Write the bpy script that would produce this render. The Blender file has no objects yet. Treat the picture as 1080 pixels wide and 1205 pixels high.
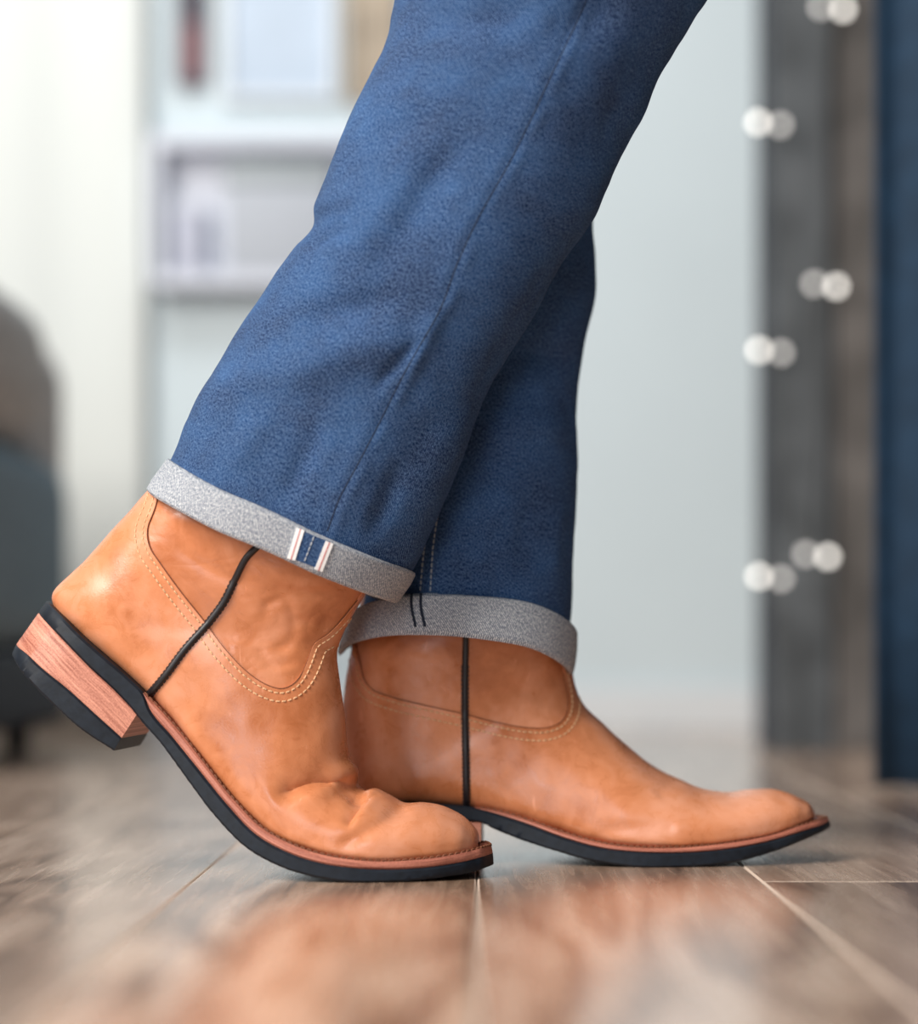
import bpy, bmesh, math, random
import numpy as np
from mathutils import Vector, Matrix, noise
from mathutils.bvhtree import BVHTree

random.seed(7)
S = bpy.context.scene
COL = S.collection

# ------------------------------------------------------------------ camera
F_PX = 2600.0            # focal length in pixels of a 1080 px wide frame
HOR = 760.0              # horizon row
CAM_H = 0.139
cam_d = bpy.data.cameras.new('camera')
cam = bpy.data.objects.new('camera', cam_d)
COL.objects.link(cam)
cam.location = (0, 0, CAM_H)
cam.rotation_euler = (math.pi / 2, 0, 0)
cam_d.sensor_fit = 'HORIZONTAL'
cam_d.sensor_width = 36.0
cam_d.lens = F_PX / 1080 * 36.0
cam_d.shift_y = (HOR - 602.5) / 1080
cam_d.clip_start = 0.05
cam_d.dof.use_dof = True
cam_d.dof.focus_distance = 1.338
cam_d.dof.aperture_fstop = 2.6
S.camera = cam

# ------------------------------------------------------------------ world, lights, exposure
S.view_settings.view_transform = 'Standard'
S.view_settings.look = 'None'
S.view_settings.gamma = 1.0
S.view_settings.use_curve_mapping = False
S.view_settings.exposure = 0.0
w = bpy.data.worlds.new('world')
S.world = w
w.use_nodes = True
w.node_tree.nodes['Background'].inputs[0].default_value = (0.86, 0.93, 1.0, 1)
w.node_tree.nodes['Background'].inputs[1].default_value = 0.11


def area(name, loc, target, size, energy, color, size_y=None):
    d = bpy.data.lights.new(name, 'AREA')
    d.energy = energy
    d.color = color
    d.size = size
    if size_y:
        d.shape = 'RECTANGLE'
        d.size_y = size_y
    o = bpy.data.objects.new(name, d)
    COL.objects.link(o)
    o.location = loc
    o.rotation_euler = (Vector(target) - Vector(loc)).to_track_quat('-Z', 'Y').to_euler()
    return o


# daylight from the tall window on the left of the room, a little behind the camera
area('window_daylight', (-1.65, -0.15, 1.85), (0.0, 1.4, 0.25), 1.1, 135, (1.0, 0.95, 0.89), 1.5)
# cooler daylight of the window behind the camera
area('window_daylight_behind', (-0.55, -1.7, 0.85), (0.0, 1.4, 0.2), 0.7, 24, (0.88, 0.93, 1.0), 1.3)
# added fill light, not a lamp of the room: brightens the back wall
area('back_wall_fill', (-0.70, 2.25, 2.35), (-0.35, 3.6, 0.5), 1.1, 24, (0.93, 0.97, 1.0), 0.6)


# ------------------------------------------------------------------ materials
def mat(name):
    m = bpy.data.materials.new(name)
    m.use_nodes = True
    nt = m.node_tree
    return m, nt, nt.nodes['Principled BSDF']


def N(nt, kind, **kw):
    n = nt.nodes.new(kind)
    for k, v in kw.items():
        if k in n.inputs:
            n.inputs[k].default_value = v
        else:
            setattr(n, k, v)
    return n


def ramp(nt, fac, stops):
    r = nt.nodes.new('ShaderNodeValToRGB')
    e = r.color_ramp.elements
    while len(e) < len(stops):
        e.new(0.5)
    for el, (p, c) in zip(e, stops):
        el.position = p
        el.color = (c[0], c[1], c[2], 1) if not isinstance(c, float) else (c, c, c, 1)
    nt.links.new(fac, r.inputs[0])
    return r.outputs[0]


def mixc(nt, a, b, fac, mode='MIX'):
    m = nt.nodes.new('ShaderNodeMix')
    m.data_type = 'RGBA'
    m.blend_type = mode
    for sock, val in ((m.inputs[0], fac), (m.inputs[6], a), (m.inputs[7], b)):
        if isinstance(val, bpy.types.NodeSocket):
            nt.links.new(val, sock)
        elif isinstance(val, (int, float)):
            sock.default_value = val
        else:
            sock.default_value = (*val, 1)
    return m.outputs[2]


def bump(nt, bsdf, h, strength, dist, prev=None):
    b = nt.nodes.new('ShaderNodeBump')
    b.inputs['Strength'].default_value = strength
    b.inputs['Distance'].default_value = dist
    nt.links.new(h, b.inputs['Height'])
    if prev is not None:
        nt.links.new(prev, b.inputs['Normal'])
    nt.links.new(b.outputs[0], bsdf.inputs['Normal'])
    return b.outputs[0]


def math_n(nt, op, a, b=None):
    m = nt.nodes.new('ShaderNodeMath')
    m.operation = op
    for i, v in enumerate((a, b)):
        if v is None:
            continue
        if isinstance(v, bpy.types.NodeSocket):
            nt.links.new(v, m.inputs[i])
        else:
            m.inputs[i].default_value = v
    return m.outputs[0]


def plain(name, c, rough=0.6, spec=0.4, noise_scale=None, var=0.15, bump_h=0.0, emit=None):
    m, nt, b = mat(name)
    b.inputs['Roughness'].default_value = rough
    b.inputs['Specular IOR Level'].default_value = spec
    b.inputs['Base Color'].default_value = (*c, 1)
    if noise_scale:
        tc = N(nt, 'ShaderNodeTexCoord')
        n = N(nt, 'ShaderNodeTexNoise', Scale=noise_scale, Detail=5.0)
        nt.links.new(tc.outputs['Object'], n.inputs['Vector'])
        lo = [x * (1 - var) for x in c]
        hi = [min(1, x * (1 + var)) for x in c]
        nt.links.new(ramp(nt, n.outputs[0], [(0.3, lo), (0.7, hi)]), b.inputs['Base Color'])
        if bump_h:
            bump(nt, b, n.outputs[0], 0.6, bump_h)
    if emit:
        b.inputs['Emission Color'].default_value = (*emit[0], 1)
        b.inputs['Emission Strength'].default_value = emit[1]
    return m


def leather(name, dark, mid, light, rough, wrinkle, seed):
    m, nt, b = mat(name)
    tc = N(nt, 'ShaderNodeTexCoord')
    mp = N(nt, 'ShaderNodeMapping', Location=(seed, seed * 0.7, 0))
    nt.links.new(tc.outputs['Object'], mp.inputs['Vector'])
    n1 = N(nt, 'ShaderNodeTexNoise', Scale=13.0, Detail=4.0, Roughness=0.55, Distortion=0.6)
    n2 = N(nt, 'ShaderNodeTexNoise', Scale=70.0, Detail=6.0, Roughness=0.65, Distortion=1.2)
    n3 = N(nt, 'ShaderNodeTexNoise', Scale=900.0, Detail=2.0)
    for n in (n1, n2, n3):
        nt.links.new(mp.outputs[0], n.inputs['Vector'])
    f = math_n(nt, 'ADD', math_n(nt, 'MULTIPLY', n1.outputs[0], 0.78), math_n(nt, 'MULTIPLY', n2.outputs[0], 0.22))
    c = ramp(nt, f, [(0.36, dark), (0.5, mid), (0.64, light)])
    # fine pale scuffs
    mp2 = N(nt, 'ShaderNodeMapping', Scale=(60, 60, 14), Rotation=(0.3, 0.7, 0.2))
    nt.links.new(mp.outputs[0], mp2.inputs['Vector'])
    sc = N(nt, 'ShaderNodeTexNoise', Scale=3.2, Detail=3.0, Distortion=0.8)
    nt.links.new(mp2.outputs[0], sc.inputs['Vector'])
    sf = ramp(nt, sc.outputs[0], [(0.70, 0.0), (0.78, 0.45)])
    c = mixc(nt, c, [min(1, x * 1.25 + 0.05) for x in light], sf)
    nt.links.new(c, b.inputs['Base Color'])
    rr = ramp(nt, n2.outputs[0], [(0.3, rough - 0.07), (0.7, rough + 0.09)])
    nt.links.new(rr, b.inputs['Roughness'])
    b.inputs['Specular IOR Level'].default_value = 0.5
    p = bump(nt, b, n3.outputs[0], 0.25, 0.00025)
    p = bump(nt, b, n2.outputs[0], 0.08, 0.0010, p)
    if wrinkle:
        mpw = N(nt, 'ShaderNodeMapping', Scale=(1.0, 1.0, 1.5), Rotation=(0, 0.5, 0))
        nt.links.new(mp.outputs[0], mpw.inputs['Vector'])
        wv = N(nt, 'ShaderNodeTexNoise', Scale=20.0, Detail=2.0, Distortion=1.0)
        nt.links.new(mpw.outputs[0], wv.inputs['Vector'])
        r = math_n(nt, 'ABSOLUTE', math_n(nt, 'SUBTRACT', wv.outputs[0], 0.5))
        r = ramp(nt, r, [(0.0, 0.0), (0.10, 1.0)])
        bump(nt, b, r, wrinkle, 0.0022, p)
    return m


M = {}
M['leather'] = leather('tan_leather', (0.44, 0.142, 0.052), (0.61, 0.228, 0.102), (0.70, 0.31, 0.180), 0.29, 0.0, 0)
M['leather_shaft'] = leather('tan_shaft_leather', (0.39, 0.118, 0.040), (0.56, 0.200, 0.084), (0.67, 0.28, 0.150), 0.32, 0.10, 3)
M['thread'] = plain('pale_thread', (0.66, 0.40, 0.22), 0.7)
M['thread_brown'] = plain('brown_thread', (0.17, 0.058, 0.025), 0.7)
M['black_leather'] = plain('black_piping', (0.010, 0.008, 0.010), 0.45, 0.5)
M['rubber'] = plain('black_rubber', (0.007, 0.011, 0.018), 0.58, 0.28, 220.0, 0.3, 0.0003)
M['lining'] = plain('dark_lining', (0.05, 0.03, 0.02), 0.8)


def stacked(name, c0, c1):
    m, nt, b = mat(name)
    uv = N(nt, 'ShaderNodeUVMap')
    mp = N(nt, 'ShaderNodeMapping', Scale=(18, 420, 1))
    nt.links.new(uv.outputs[0], mp.inputs['Vector'])
    n = N(nt, 'ShaderNodeTexNoise', Scale=1.0, Detail=5.0, Roughness=0.7, Distortion=0.2)
    nt.links.new(mp.outputs[0], n.inputs['Vector'])
    mp2 = N(nt, 'ShaderNodeMapping', Scale=(900, 900, 1))
    nt.links.new(uv.outputs[0], mp2.inputs['Vector'])
    n2 = N(nt, 'ShaderNodeTexNoise', Scale=1.0, Detail=2.0)
    nt.links.new(mp2.outputs[0], n2.inputs['Vector'])
    f = math_n(nt, 'ADD', math_n(nt, 'MULTIPLY', n.outputs[0], 0.75), math_n(nt, 'MULTIPLY', n2.outputs[0], 0.25))
    nt.links.new(ramp(nt, f, [(0.36, c0), (0.62, c1)]), b.inputs['Base Color'])
    b.inputs['Roughness'].default_value = 0.55
    bump(nt, b, f, 0.4, 0.0006)
    return m


M['stack'] = stacked('stacked_heel_leather', (0.27, 0.075, 0.045), (0.70, 0.31, 0.21))
M['welt'] = stacked('welt_leather', (0.24, 0.065, 0.040), (0.55, 0.21, 0.14))


def fabric(name, base, speck, dark, twill, period, contrast, rough=0.85):
    """Twill cloth on a UV map in metres."""
    m, nt, b = mat(name)
    uv = N(nt, 'ShaderNodeUVMap')
    mm = N(nt, 'ShaderNodeMapping', Scale=(1000, 1000, 1), Rotation=(0, 0, twill))
    nt.links.new(uv.outputs[0], mm.inputs['Vector'])
    # diagonal rib
    wv = N(nt, 'ShaderNodeTexWave', Scale=0.314 / period, Distortion=2.2, Detail=2.0)
    wv.inputs['Detail Scale'].default_value = 1.5
    nt.links.new(mm.outputs[0], wv.inputs['Vector'])
    # yarn speckle, stretched along the warp
    mp = N(nt, 'ShaderNodeMapping', Scale=(1.05, 0.6, 1))
    sc = N(nt, 'ShaderNodeMapping', Scale=(1000, 1000, 1))
    nt.links.new(uv.outputs[0], sc.inputs['Vector'])
    nt.links.new(sc.outputs[0], mp.inputs['Vector'])
    n1 = N(nt, 'ShaderNodeTexNoise', Scale=1.0, Detail=3.0, Roughness=0.75)
    nt.links.new(mp.outputs[0], n1.inputs['Vector'])
    # broad fading
    n2 = N(nt, 'ShaderNodeTexNoise', Scale=0.022, Detail=4.0, Roughness=0.6)
    nt.links.new(sc.outputs[0], n2.inputs['Vector'])
    fade = ramp(nt, n2.outputs[0], [(0.34, 0.0), (0.64, 1.0)])
    c0 = mixc(nt, dark, base, fade)
    sp = math_n(nt, 'ADD', math_n(nt, 'MULTIPLY', n1.outputs[0], 0.8), math_n(nt, 'MULTIPLY', wv.outputs[1], 0.22))
    sf = ramp(nt, sp, [(0.50, 0.0), (0.64, contrast)])
    c = mixc(nt, c0, speck, sf)
    nt.links.new(c, b.inputs['Base Color'])
    b.inputs['Roughness'].default_value = rough
    b.inputs['Specular IOR Level'].default_value = 0.15
    b.inputs['Sheen Weight'].default_value = 0.0
    b.inputs['Sheen Roughness'].default_value = 0.4
    p = bump(nt, b, sp, 0.55, 0.0005)
    return m


M['denim'] = fabric('indigo_denim', (0.010, 0.046, 0.142), (0.26, 0.42, 0.68), (0.002, 0.012, 0.058), 0.9, 1.0, 0.46)
M['cuff'] = fabric('denim_reverse', (0.19, 0.215, 0.26), (0.74, 0.75, 0.75), (0.14, 0.165, 0.21), 0.7, 1.1, 0.92)
M['white_tape'] = plain('white_selvedge', (0.88, 0.88, 0.87), 0.8)
M['red_thread'] = plain('red_thread', (0.55, 0.12, 0.12), 0.8)
M['white_thread'] = plain('grey_thread', (0.42, 0.45, 0.48), 0.8)
M['dark_thread'] = plain('navy_thread', (0.010, 0.016, 0.035), 0.8)


# ------------------------------------------------------------------ helpers: objects
def empty(name, loc, label, cat, group=None):
    o = bpy.data.objects.new(name, None)
    COL.objects.link(o)
    o.empty_display_size = 0.05
    o.location = loc
    o['label'] = label
    o['category'] = cat
    if group:
        o['group'] = group
    return o


def base_of(parent):
    v = Vector((0, 0, 0))
    while parent is not None:
        v += Vector(parent.location)
        parent = parent.parent
    return v


def build(name, verts, faces, m, parent=None, uvs=None, smooth=True, label=None):
    """One mesh object from world-space vertices."""
    off = base_of(parent)
    me = bpy.data.meshes.new(name)
    v = np.asarray(verts, dtype=float).reshape(-1, 3) - np.array(off)
    me.from_pydata(v.tolist(), [], [list(map(int, f)) for f in faces])
    if uvs is not None:
        lay = me.uv_layers.new(name='UVMap')
        idx = np.empty(len(me.loops), dtype=np.int32)
        me.loops.foreach_get('vertex_index', idx)
        lay.data.foreach_set('uv', np.asarray(uvs, dtype=np.float32)[idx].ravel())
    me.materials.append(M[m] if isinstance(m, str) else m)
    bm = bmesh.new()
    bm.from_mesh(me)
    bmesh.ops.recalc_face_normals(bm, faces=bm.faces)
    bm.to_mesh(me)
    bm.free()
    if smooth:
        me.polygons.foreach_set('use_smooth', [True] * len(me.polygons))
        me.set_sharp_from_angle(angle=math.radians(42))
    me.update()
    o = bpy.data.objects.new(name, me)
    COL.objects.link(o)
    o.parent = parent
    if label:
        o['label'] = label
    return o


class MB:
    """Collects simple shapes in world space."""

    def __init__(self):
        self.v, self.f = [], []

    def add(self, v, f):
        k = len(self.v)
        self.v += [tuple(p) for p in v]
        self.f += [tuple(i + k for i in q) for q in f]

    def box(self, c, s, rz=0.0, bevel=0.0):
        bm = bmesh.new()
        bmesh.ops.create_cube(bm, size=1)
        bmesh.ops.scale(bm, vec=s, verts=bm.verts)
        if bevel:
            bmesh.ops.bevel(bm, geom=bm.edges[:], offset=bevel, segments=3, affect='EDGES', profile=0.5)
        bmesh.ops.rotate(bm, matrix=Matrix.Rotation(rz, 3, 'Z'), verts=bm.verts)
        bmesh.ops.translate(bm, vec=c, verts=bm.verts)
        bm.verts.index_update()
        self.add([v.co[:] for v in bm.verts], [[v.index for v in f.verts] for f in bm.faces])
        bm.free()
        return self

    def tube(self, pts, r, n=8, cap=True):
        pts = [Vector(p) for p in pts]
        rings = []
        prev = None
        for i, p in enumerate(pts):
            t = (pts[min(i + 1, len(pts) - 1)] - pts[max(i - 1, 0)])
            if t.length < 1e-9:
                t = Vector((0, 0, 1))
            t.normalize()
            a = prev if prev is not None else (Vector((0, 1, 0)) if abs(t.y) < 0.9 else Vector((1, 0, 0)))
            u = (a - t * a.dot(t)).normalized()
            prev = u
            q = t.cross(u)
            rr = r[i] if isinstance(r, (list, tuple)) else r
            rings.append([p + (u * math.cos(2 * math.pi * k / n) + q * math.sin(2 * math.pi * k / n)) * rr for k in range(n)])
        v = [x for ring in rings for x in ring]
        f = []
        for i in range(len(rings) - 1):
            for k in range(n):
                f.append((i * n + k, i * n + (k + 1) % n, (i + 1) * n + (k + 1) % n, (i + 1) * n + k))
        if cap:
            f.append(tuple(range(n))[::-1])
            f.append(tuple((len(rings) - 1) * n + k for k in range(n)))
        self.add(v, f)
        return self

    def lathe(self, c, prof, n=24):
        v, f = [], []
        for (r, z) in prof:
            for k in range(n):
                a = 2 * math.pi * k / n
                v.append((c[0] + r * math.cos(a), c[1] + r * math.sin(a), c[2] + z))
        for i in range(len(prof) - 1):
            for k in range(n):
                f.append((i * n + k, i * n + (k + 1) % n, (i + 1) * n + (k + 1) % n, (i + 1) * n + k))
        self.add(v, f)
        return self

    def build(self, name, m, parent=None, smooth=True, label=None):
        return build(name, self.v, self.f, m, parent, None, smooth, label)


# ------------------------------------------------------------------ helpers: geometry on traced sections
class Frame:
    """The upright middle plane of a boot or leg: it gives the distance of every point on it."""

    def __init__(self, y0, k=0.0, xm=0.0, mz=0.0, zm=0.0):
        self.y0, self.k, self.xm, self.mz, self.zm = y0, k, xm, mz, zm

    def yc(self, x, z):
        return self.y0 - self.k * (x - self.xm) + self.mz * (z - self.zm)

    def at(self, px, py, lat=0.0):
        """x, z on the middle plane of a point seen at px, py that stands lat to the side of the plane."""
        y = self.y0
        for _ in range(8):
            x = (px - 540) * y / F_PX - self.k * lat
            z = CAM_H - (py - HOR) * y / F_PX
            y = self.yc(x, z) + lat
        return x, z

    def lat(self, P):
        return (P[..., 1] - self.yc(P[..., 0], P[..., 2])) / (1 + self.k * self.k)

    def flat(self, P):
        """x, z of points brought square onto the middle plane."""
        return np.stack([P[..., 0] - self.k * self.lat(P), P[..., 2]], axis=-1)


def catmull(P, n, linear=False):
    """Dense samples through the rows of P (chord-length spacing of the first four columns)."""
    P = np.asarray(P, dtype=float)
    d = np.linalg.norm(np.diff(P[:, :4], axis=0), axis=1) + 1e-5
    t = np.concatenate([[0], np.cumsum(d)])
    tt = np.linspace(0, t[-1], n)
    out = np.empty((n, P.shape[1]))
    if linear:
        for c in range(P.shape[1]):
            out[:, c] = np.interp(tt, t, P[:, c])
        return out
    # monotone-ish cubic hermite
    m = np.zeros_like(P)
    s = np.diff(P, axis=0) / np.diff(t)[:, None]
    m[0], m[-1] = s[0], s[-1]
    h = np.diff(t)
    m[1:-1] = (s[:-1] * h[1:, None] + s[1:] * h[:-1, None]) / (h[1:] + h[:-1])[:, None]
    i = np.clip(np.searchsorted(t, tt, 'right') - 1, 0, len(t) - 2)
    u = ((tt - t[i]) / h[i])[:, None]
    H = h[i][:, None]
    out = ((2 * u**3 - 3 * u**2 + 1) * P[i] + (u**3 - 2 * u**2 + u) * H * m[i]
           + (-2 * u**3 + 3 * u**2) * P[i + 1] + (u**3 - u**2) * H * m[i + 1])
    return out


def half_section(W, c, n, p, K):
    """Near half outline from top (v=1) to bottom (v=0), evenly spaced: arrays lateral (>=0), v."""
    a = np.linspace(math.pi / 2, -math.pi / 2, 400)
    s, co = np.sin(a), np.abs(np.cos(a))
    top = s >= 0
    e = np.where(top, 2 / p, 2 / n)
    v = np.where(top, c + (1 - c) * np.abs(s)**(2 / p), c - c * np.abs(s)**(2 / n))
    y = W * co**e
    return y, v


def loft(fr, keys, ns, nr, linear=False):
    """keys rows: Bx,Bz,Fx,Fz,W,c,n,p in metres. Returns grid (ns, nr, 3) and uv (ns, nr, 2)."""
    R = catmull(keys, ns, linear)
    K = nr // 2
    G = np.empty((ns, nr, 3))
    UV = np.empty((ns, nr, 2))
    vacc = 0.0
    prevc = None
    for i, (bx, bz, fx, fz, W, c, n, p) in enumerate(R):
        L = math.hypot(fx - bx, fz - bz)
        y, v = half_section(max(W, 0.0005), min(max(c, .05), .95), max(n, 1.6), max(p, 1.6), K)
        arc = np.concatenate([[0], np.cumsum(np.hypot(np.diff(y), np.diff(v) * L))])
        tt = np.linspace(0, arc[-1], K + 1)
        yy, vv = np.interp(tt, arc, y), np.interp(tt, arc, v)
        yy[0] = yy[-1] = 0
        lat = np.concatenate([-yy, yy[-2:0:-1]])         # near side first (negative y), then back up the far side
        v2 = np.concatenate([vv, vv[-2:0:-1]])
        x = bx + (fx - bx) * v2
        z = bz + (fz - bz) * v2
        G[i, :, 0], G[i, :, 2] = x + fr.k * lat, z
        G[i, :, 1] = fr.yc(x, z) + lat
        ctr = np.array([(bx + fx) / 2, (bz + fz) / 2])
        if prevc is not None:
            vacc += float(np.linalg.norm(ctr - prevc))
        prevc = ctr
        UV[i, :, 0] = np.concatenate([tt, 2 * arc[-1] - tt[-2:0:-1]])
        UV[i, :, 1] = vacc
    return G, UV


def grid_normals(G):
    du = np.empty_like(G)
    du[1:-1] = G[2:] - G[:-2]
    du[0] = G[1] - G[0]
    du[-1] = G[-1] - G[-2]
    dv = np.roll(G, -1, axis=1) - np.roll(G, 1, axis=1)
    n = np.cross(du, dv)
    n /= np.linalg.norm(n, axis=2, keepdims=True) + 1e-12
    ctr = G.mean(axis=1, keepdims=True)
    if np.sum(n * (G - ctr)) < 0:
        n = -n
    return n


def grid_faces(ns, nr, cap0=False, cap1=False):
    f = []
    for i in range(ns - 1):
        a = i * nr
        for j in range(nr):
            k = (j + 1) % nr
            f.append((a + j, a + k, a + nr + k, a + nr + j))
    if cap0:
        f.append(tuple(range(nr)))
    if cap1:
        f.append(tuple((ns - 1) * nr + j for j in range(nr)))
    return f


def close_uv(G, UV):
    """The seam column runs along the top line; good enough for woven cloth seen from the sides."""
    return UV.reshape(-1, 2)


def project(P):
    P = np.asarray(P, dtype=float)
    return np.stack([540 + P[..., 0] * F_PX / P[..., 1], HOR - (P[..., 2] - CAM_H) * F_PX / P[..., 1]], axis=-1)


def near_pixels(fr, G):
    """Pixels of every vertex, the far half measured through its mirror twin."""
    Q = G.copy()
    far = np.maximum(fr.lat(G), 0)
    Q[..., 0] -= 2 * far * fr.k
    Q[..., 1] -= 2 * far
    return project(Q)


def poly_dist(P, line):
    """Distance of points P (...,2) from a polyline and the signed side of it."""
    line = np.asarray(line, dtype=float)
    best = np.full(P.shape[:-1], 1e9)
    side = np.zeros(P.shape[:-1])
    tpos = np.zeros(P.shape[:-1])
    for i in range(len(line) - 1):
        a, b = line[i], line[i + 1]
        ab = b - a
        t = np.clip(((P - a) @ ab) / (ab @ ab), 0, 1)
        q = a + t[..., None] * ab
        d = np.linalg.norm(P - q, axis=-1)
        cr = ab[0] * (P[..., 1] - a[1]) - ab[1] * (P[..., 0] - a[0])
        m = d < best
        best = np.where(m, d, best)
        side = np.where(m, np.sign(cr), side)
        tpos = np.where(m, (i + t) / (len(line) - 1), tpos)
    return best, side, tpos


def in_poly(P, poly):
    x, y = P[..., 0], P[..., 1]
    r = np.zeros(P.shape[:-1], dtype=bool)
    j = len(poly) - 1
    for i in range(len(poly)):
        xi, yi = poly[i]
        xj, yj = poly[j]
        c = ((yi > y) != (yj > y)) & (x < (xj - xi) * (y - yi) / (yj - yi + 1e-12) + xi)
        r ^= c
        j = i
    return r


def resample(line, step):
    line = np.asarray(line, dtype=float)
    d = np.concatenate([[0], np.cumsum(np.linalg.norm(np.diff(line, axis=0), axis=1))])
    n = max(2, int(round(d[-1] / step)) + 1)
    t = np.linspace(0, d[-1], n)
    return np.stack([np.interp(t, d, line[:, c]) for c in range(line.shape[1])], axis=1)


def smooth_line(line, n=120):
    """Spline through traced points."""
    L = np.asarray(line, dtype=float)
    P = np.concatenate([L, np.zeros((len(L), 2))], axis=1)
    return catmull(P, n)[:, :2]


CAM = Vector((0, 0, CAM_H))


def ray_px(tree, px, py):
    d = Vector(((px - 540) / F_PX, 1.0, -(py - HOR) / F_PX)).normalized()
    h = tree.ray_cast(CAM, d)
    return h[0], h[1]


def hits(tree, line):
    out = []
    for px, py in line:
        p, n = ray_px(tree, float(px), float(py))
        if p is not None:
            if n.y > 0:
                n = -n
            out.append((p, n))
    return out


def side_hits(tree, xz, fr, sgn=-1):
    """Points of the surface met square to the middle plane (from the near side for -1, the far side for +1)."""
    out = []
    ax = Vector((fr.k, 1, 0))
    for x, z in xz:
        h = tree.ray_cast(Vector((x, fr.yc(x, z), z)) + ax * (sgn * 0.3), (ax * -sgn).normalized())
        if h[0] is not None:
            n = h[1]
            if n.dot(ax) * sgn < 0:
                n = -n
            out.append((h[0], n))
        else:
            out.append(None)
    return out


def stitch_row(mb, hp, length, gap, r, lift):
    """Short raised thread lengths along a row of surface points."""
    seg, cur = [], []
    for h in hp + [None]:
        if h is None or (cur and (h[0] - cur[-1][0]).length > 0.012):
            if len(cur) > 2:
                seg.append(cur)
            cur = [] if h is None else [h]
        else:
            cur.append(h)
    for s in seg:
        P = np.array([list(p + n * lift) + list(n) for p, n in s])
        d = np.concatenate([[0], np.cumsum(np.linalg.norm(np.diff(P[:, :3], axis=0), axis=1))])
        t = 0.0
        while t + length < d[-1]:
            q = [Vector([np.interp(t + u * length, d, P[:, c]) for c in range(3)]) for u in (0, 0.25, 0.75, 1)]
            nn = Vector([np.interp(t, d, P[:, 3 + c]) for c in range(3)])
            q[0] -= nn * r * 1.2
            q[3] -= nn * r * 1.2
            mb.tube(q, r, 5)
            t += length + gap


def ribbon(tree_pts, half, lift, thick=0.0006):
    """A thin strip lying on the surface along a list of (point, normal)."""
    v, f = [], []
    n = len(tree_pts)
    for i, (p, nn) in enumerate(tree_pts):
        t = tree_pts[min(i + 1, n - 1)][0] - tree_pts[max(i - 1, 0)][0]
        s = t.cross(nn).normalized()
        for k in (-1, 1):
            v.append(p + s * k * half + nn * lift)
        for k in (1, -1):
            v.append(p + s * k * half + nn * (lift - thick - 0.001))
    for i in range(n - 1):
        for k in range(4):
            f.append((i * 4 + k, i * 4 + (k + 1) % 4, i * 4 + 4 + (k + 1) % 4, i * 4 + 4 + k))
    f.append((0, 1, 2, 3))
    f.append(tuple((n - 1) * 4 + k for k in (3, 2, 1, 0)))
    return v, f


# ------------------------------------------------------------------ the room
def wood_floor_material():
    m, nt, b = mat('walnut_plank')
    tc = N(nt, 'ShaderNodeTexCoord')
    oi = N(nt, 'ShaderNodeObjectInfo')
    off = N(nt, 'ShaderNodeVectorMath', operation='SCALE')
    cmb = N(nt, 'ShaderNodeCombineXYZ')
    for i in range(3):
        nt.links.new(oi.outputs['Random'], cmb.inputs[i])
    nt.links.new(cmb.outputs[0], off.inputs[0])
    off.inputs['Scale'].default_value = 37.0
    add = N(nt, 'ShaderNodeVectorMath', operation='ADD')
    nt.links.new(tc.outputs['Object'], add.inputs[0])
    nt.links.new(off.outputs[0], add.inputs[1])
    # cathedral figure: rings stretched along the plank
    mp = N(nt, 'ShaderNodeMapping', Scale=(8.0, 1.5, 1.0))
    nt.links.new(add.outputs[0], mp.inputs['Vector'])
    n0 = N(nt, 'ShaderNodeTexNoise', Scale=1.0, Detail=2.0, Roughness=0.5, Distortion=0.5)
    nt.links.new(mp.outputs[0], n0.inputs['Vector'])
    ring = math_n(nt, 'FRACT', math_n(nt, 'MULTIPLY', n0.outputs[0], 6.0))
    ringf = math_n(nt, 'ABSOLUTE', math_n(nt, 'SUBTRACT', math_n(nt, 'MULTIPLY', ring, 2.0), 1.0))
    # fine fibre
    mp2 = N(nt, 'ShaderNodeMapping', Scale=(120.0, 7.0, 1.0))
    nt.links.new(add.outputs[0], mp2.inputs['Vector'])
    n1 = N(nt, 'ShaderNodeTexNoise', Scale=1.0, Detail=7.0, Roughness=0.72, Distortion=0.9)
    nt.links.new(mp2.outputs[0], n1.inputs['Vector'])
    f = math_n(nt, 'ADD', math_n(nt, 'MULTIPLY', ringf, 0.32), math_n(nt, 'MULTIPLY', n1.outputs[0], 0.68))
    c = ramp(nt, f, [(0.28, (0.20, 0.125, 0.085)), (0.46, (0.44, 0.30, 0.215)), (0.74, (0.70, 0.53, 0.415))])
    tint = ramp(nt, oi.outputs['Random'], [(0.0, (0.80, 0.80, 0.82)), (1.0, (1.12, 1.08, 1.04))])
    c = mixc(nt, c, tint, 1.0, 'MULTIPLY')
    nt.links.new(c, b.inputs['Base Color'])
    rr = ramp(nt, n1.outputs[0], [(0.25, 0.20), (0.75, 0.32)])
    nt.links.new(rr, b.inputs['Roughness'])
    b.inputs['Specular IOR Level'].default_value = 0.5
    b.inputs['Coat Weight'].default_value = 0.75
    b.inputs['Coat Roughness'].default_value = 0.19
    bump(nt, b, f, 0.12, 0.0005)
    return m


M['plank'] = wood_floor_material()
M['subfloor'] = plain('subfloor', (0.05, 0.035, 0.025), 0.9)
M['joint'] = plain('board_edge_glint', (0.62, 0.50, 0.41), 0.6)  # pale colour stands in for light reflecting off the plank bevels
M['wall'] = plain('wall_paint', (0.63, 0.715, 0.75), 0.7, 0.3, 3.0, 0.03)
M['trim'] = plain('white_trim', (0.72, 0.75, 0.77), 0.5, 0.4)

flo = MB().box((0, 1.85, -0.03), (6.0, 4.2, 0.036)).build('floor', 'subfloor', None, False)
flo['kind'] = 'structure'
PW, PL, PT = 0.168, 1.26, 0.012
YAW = -20.0 / F_PX


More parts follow.
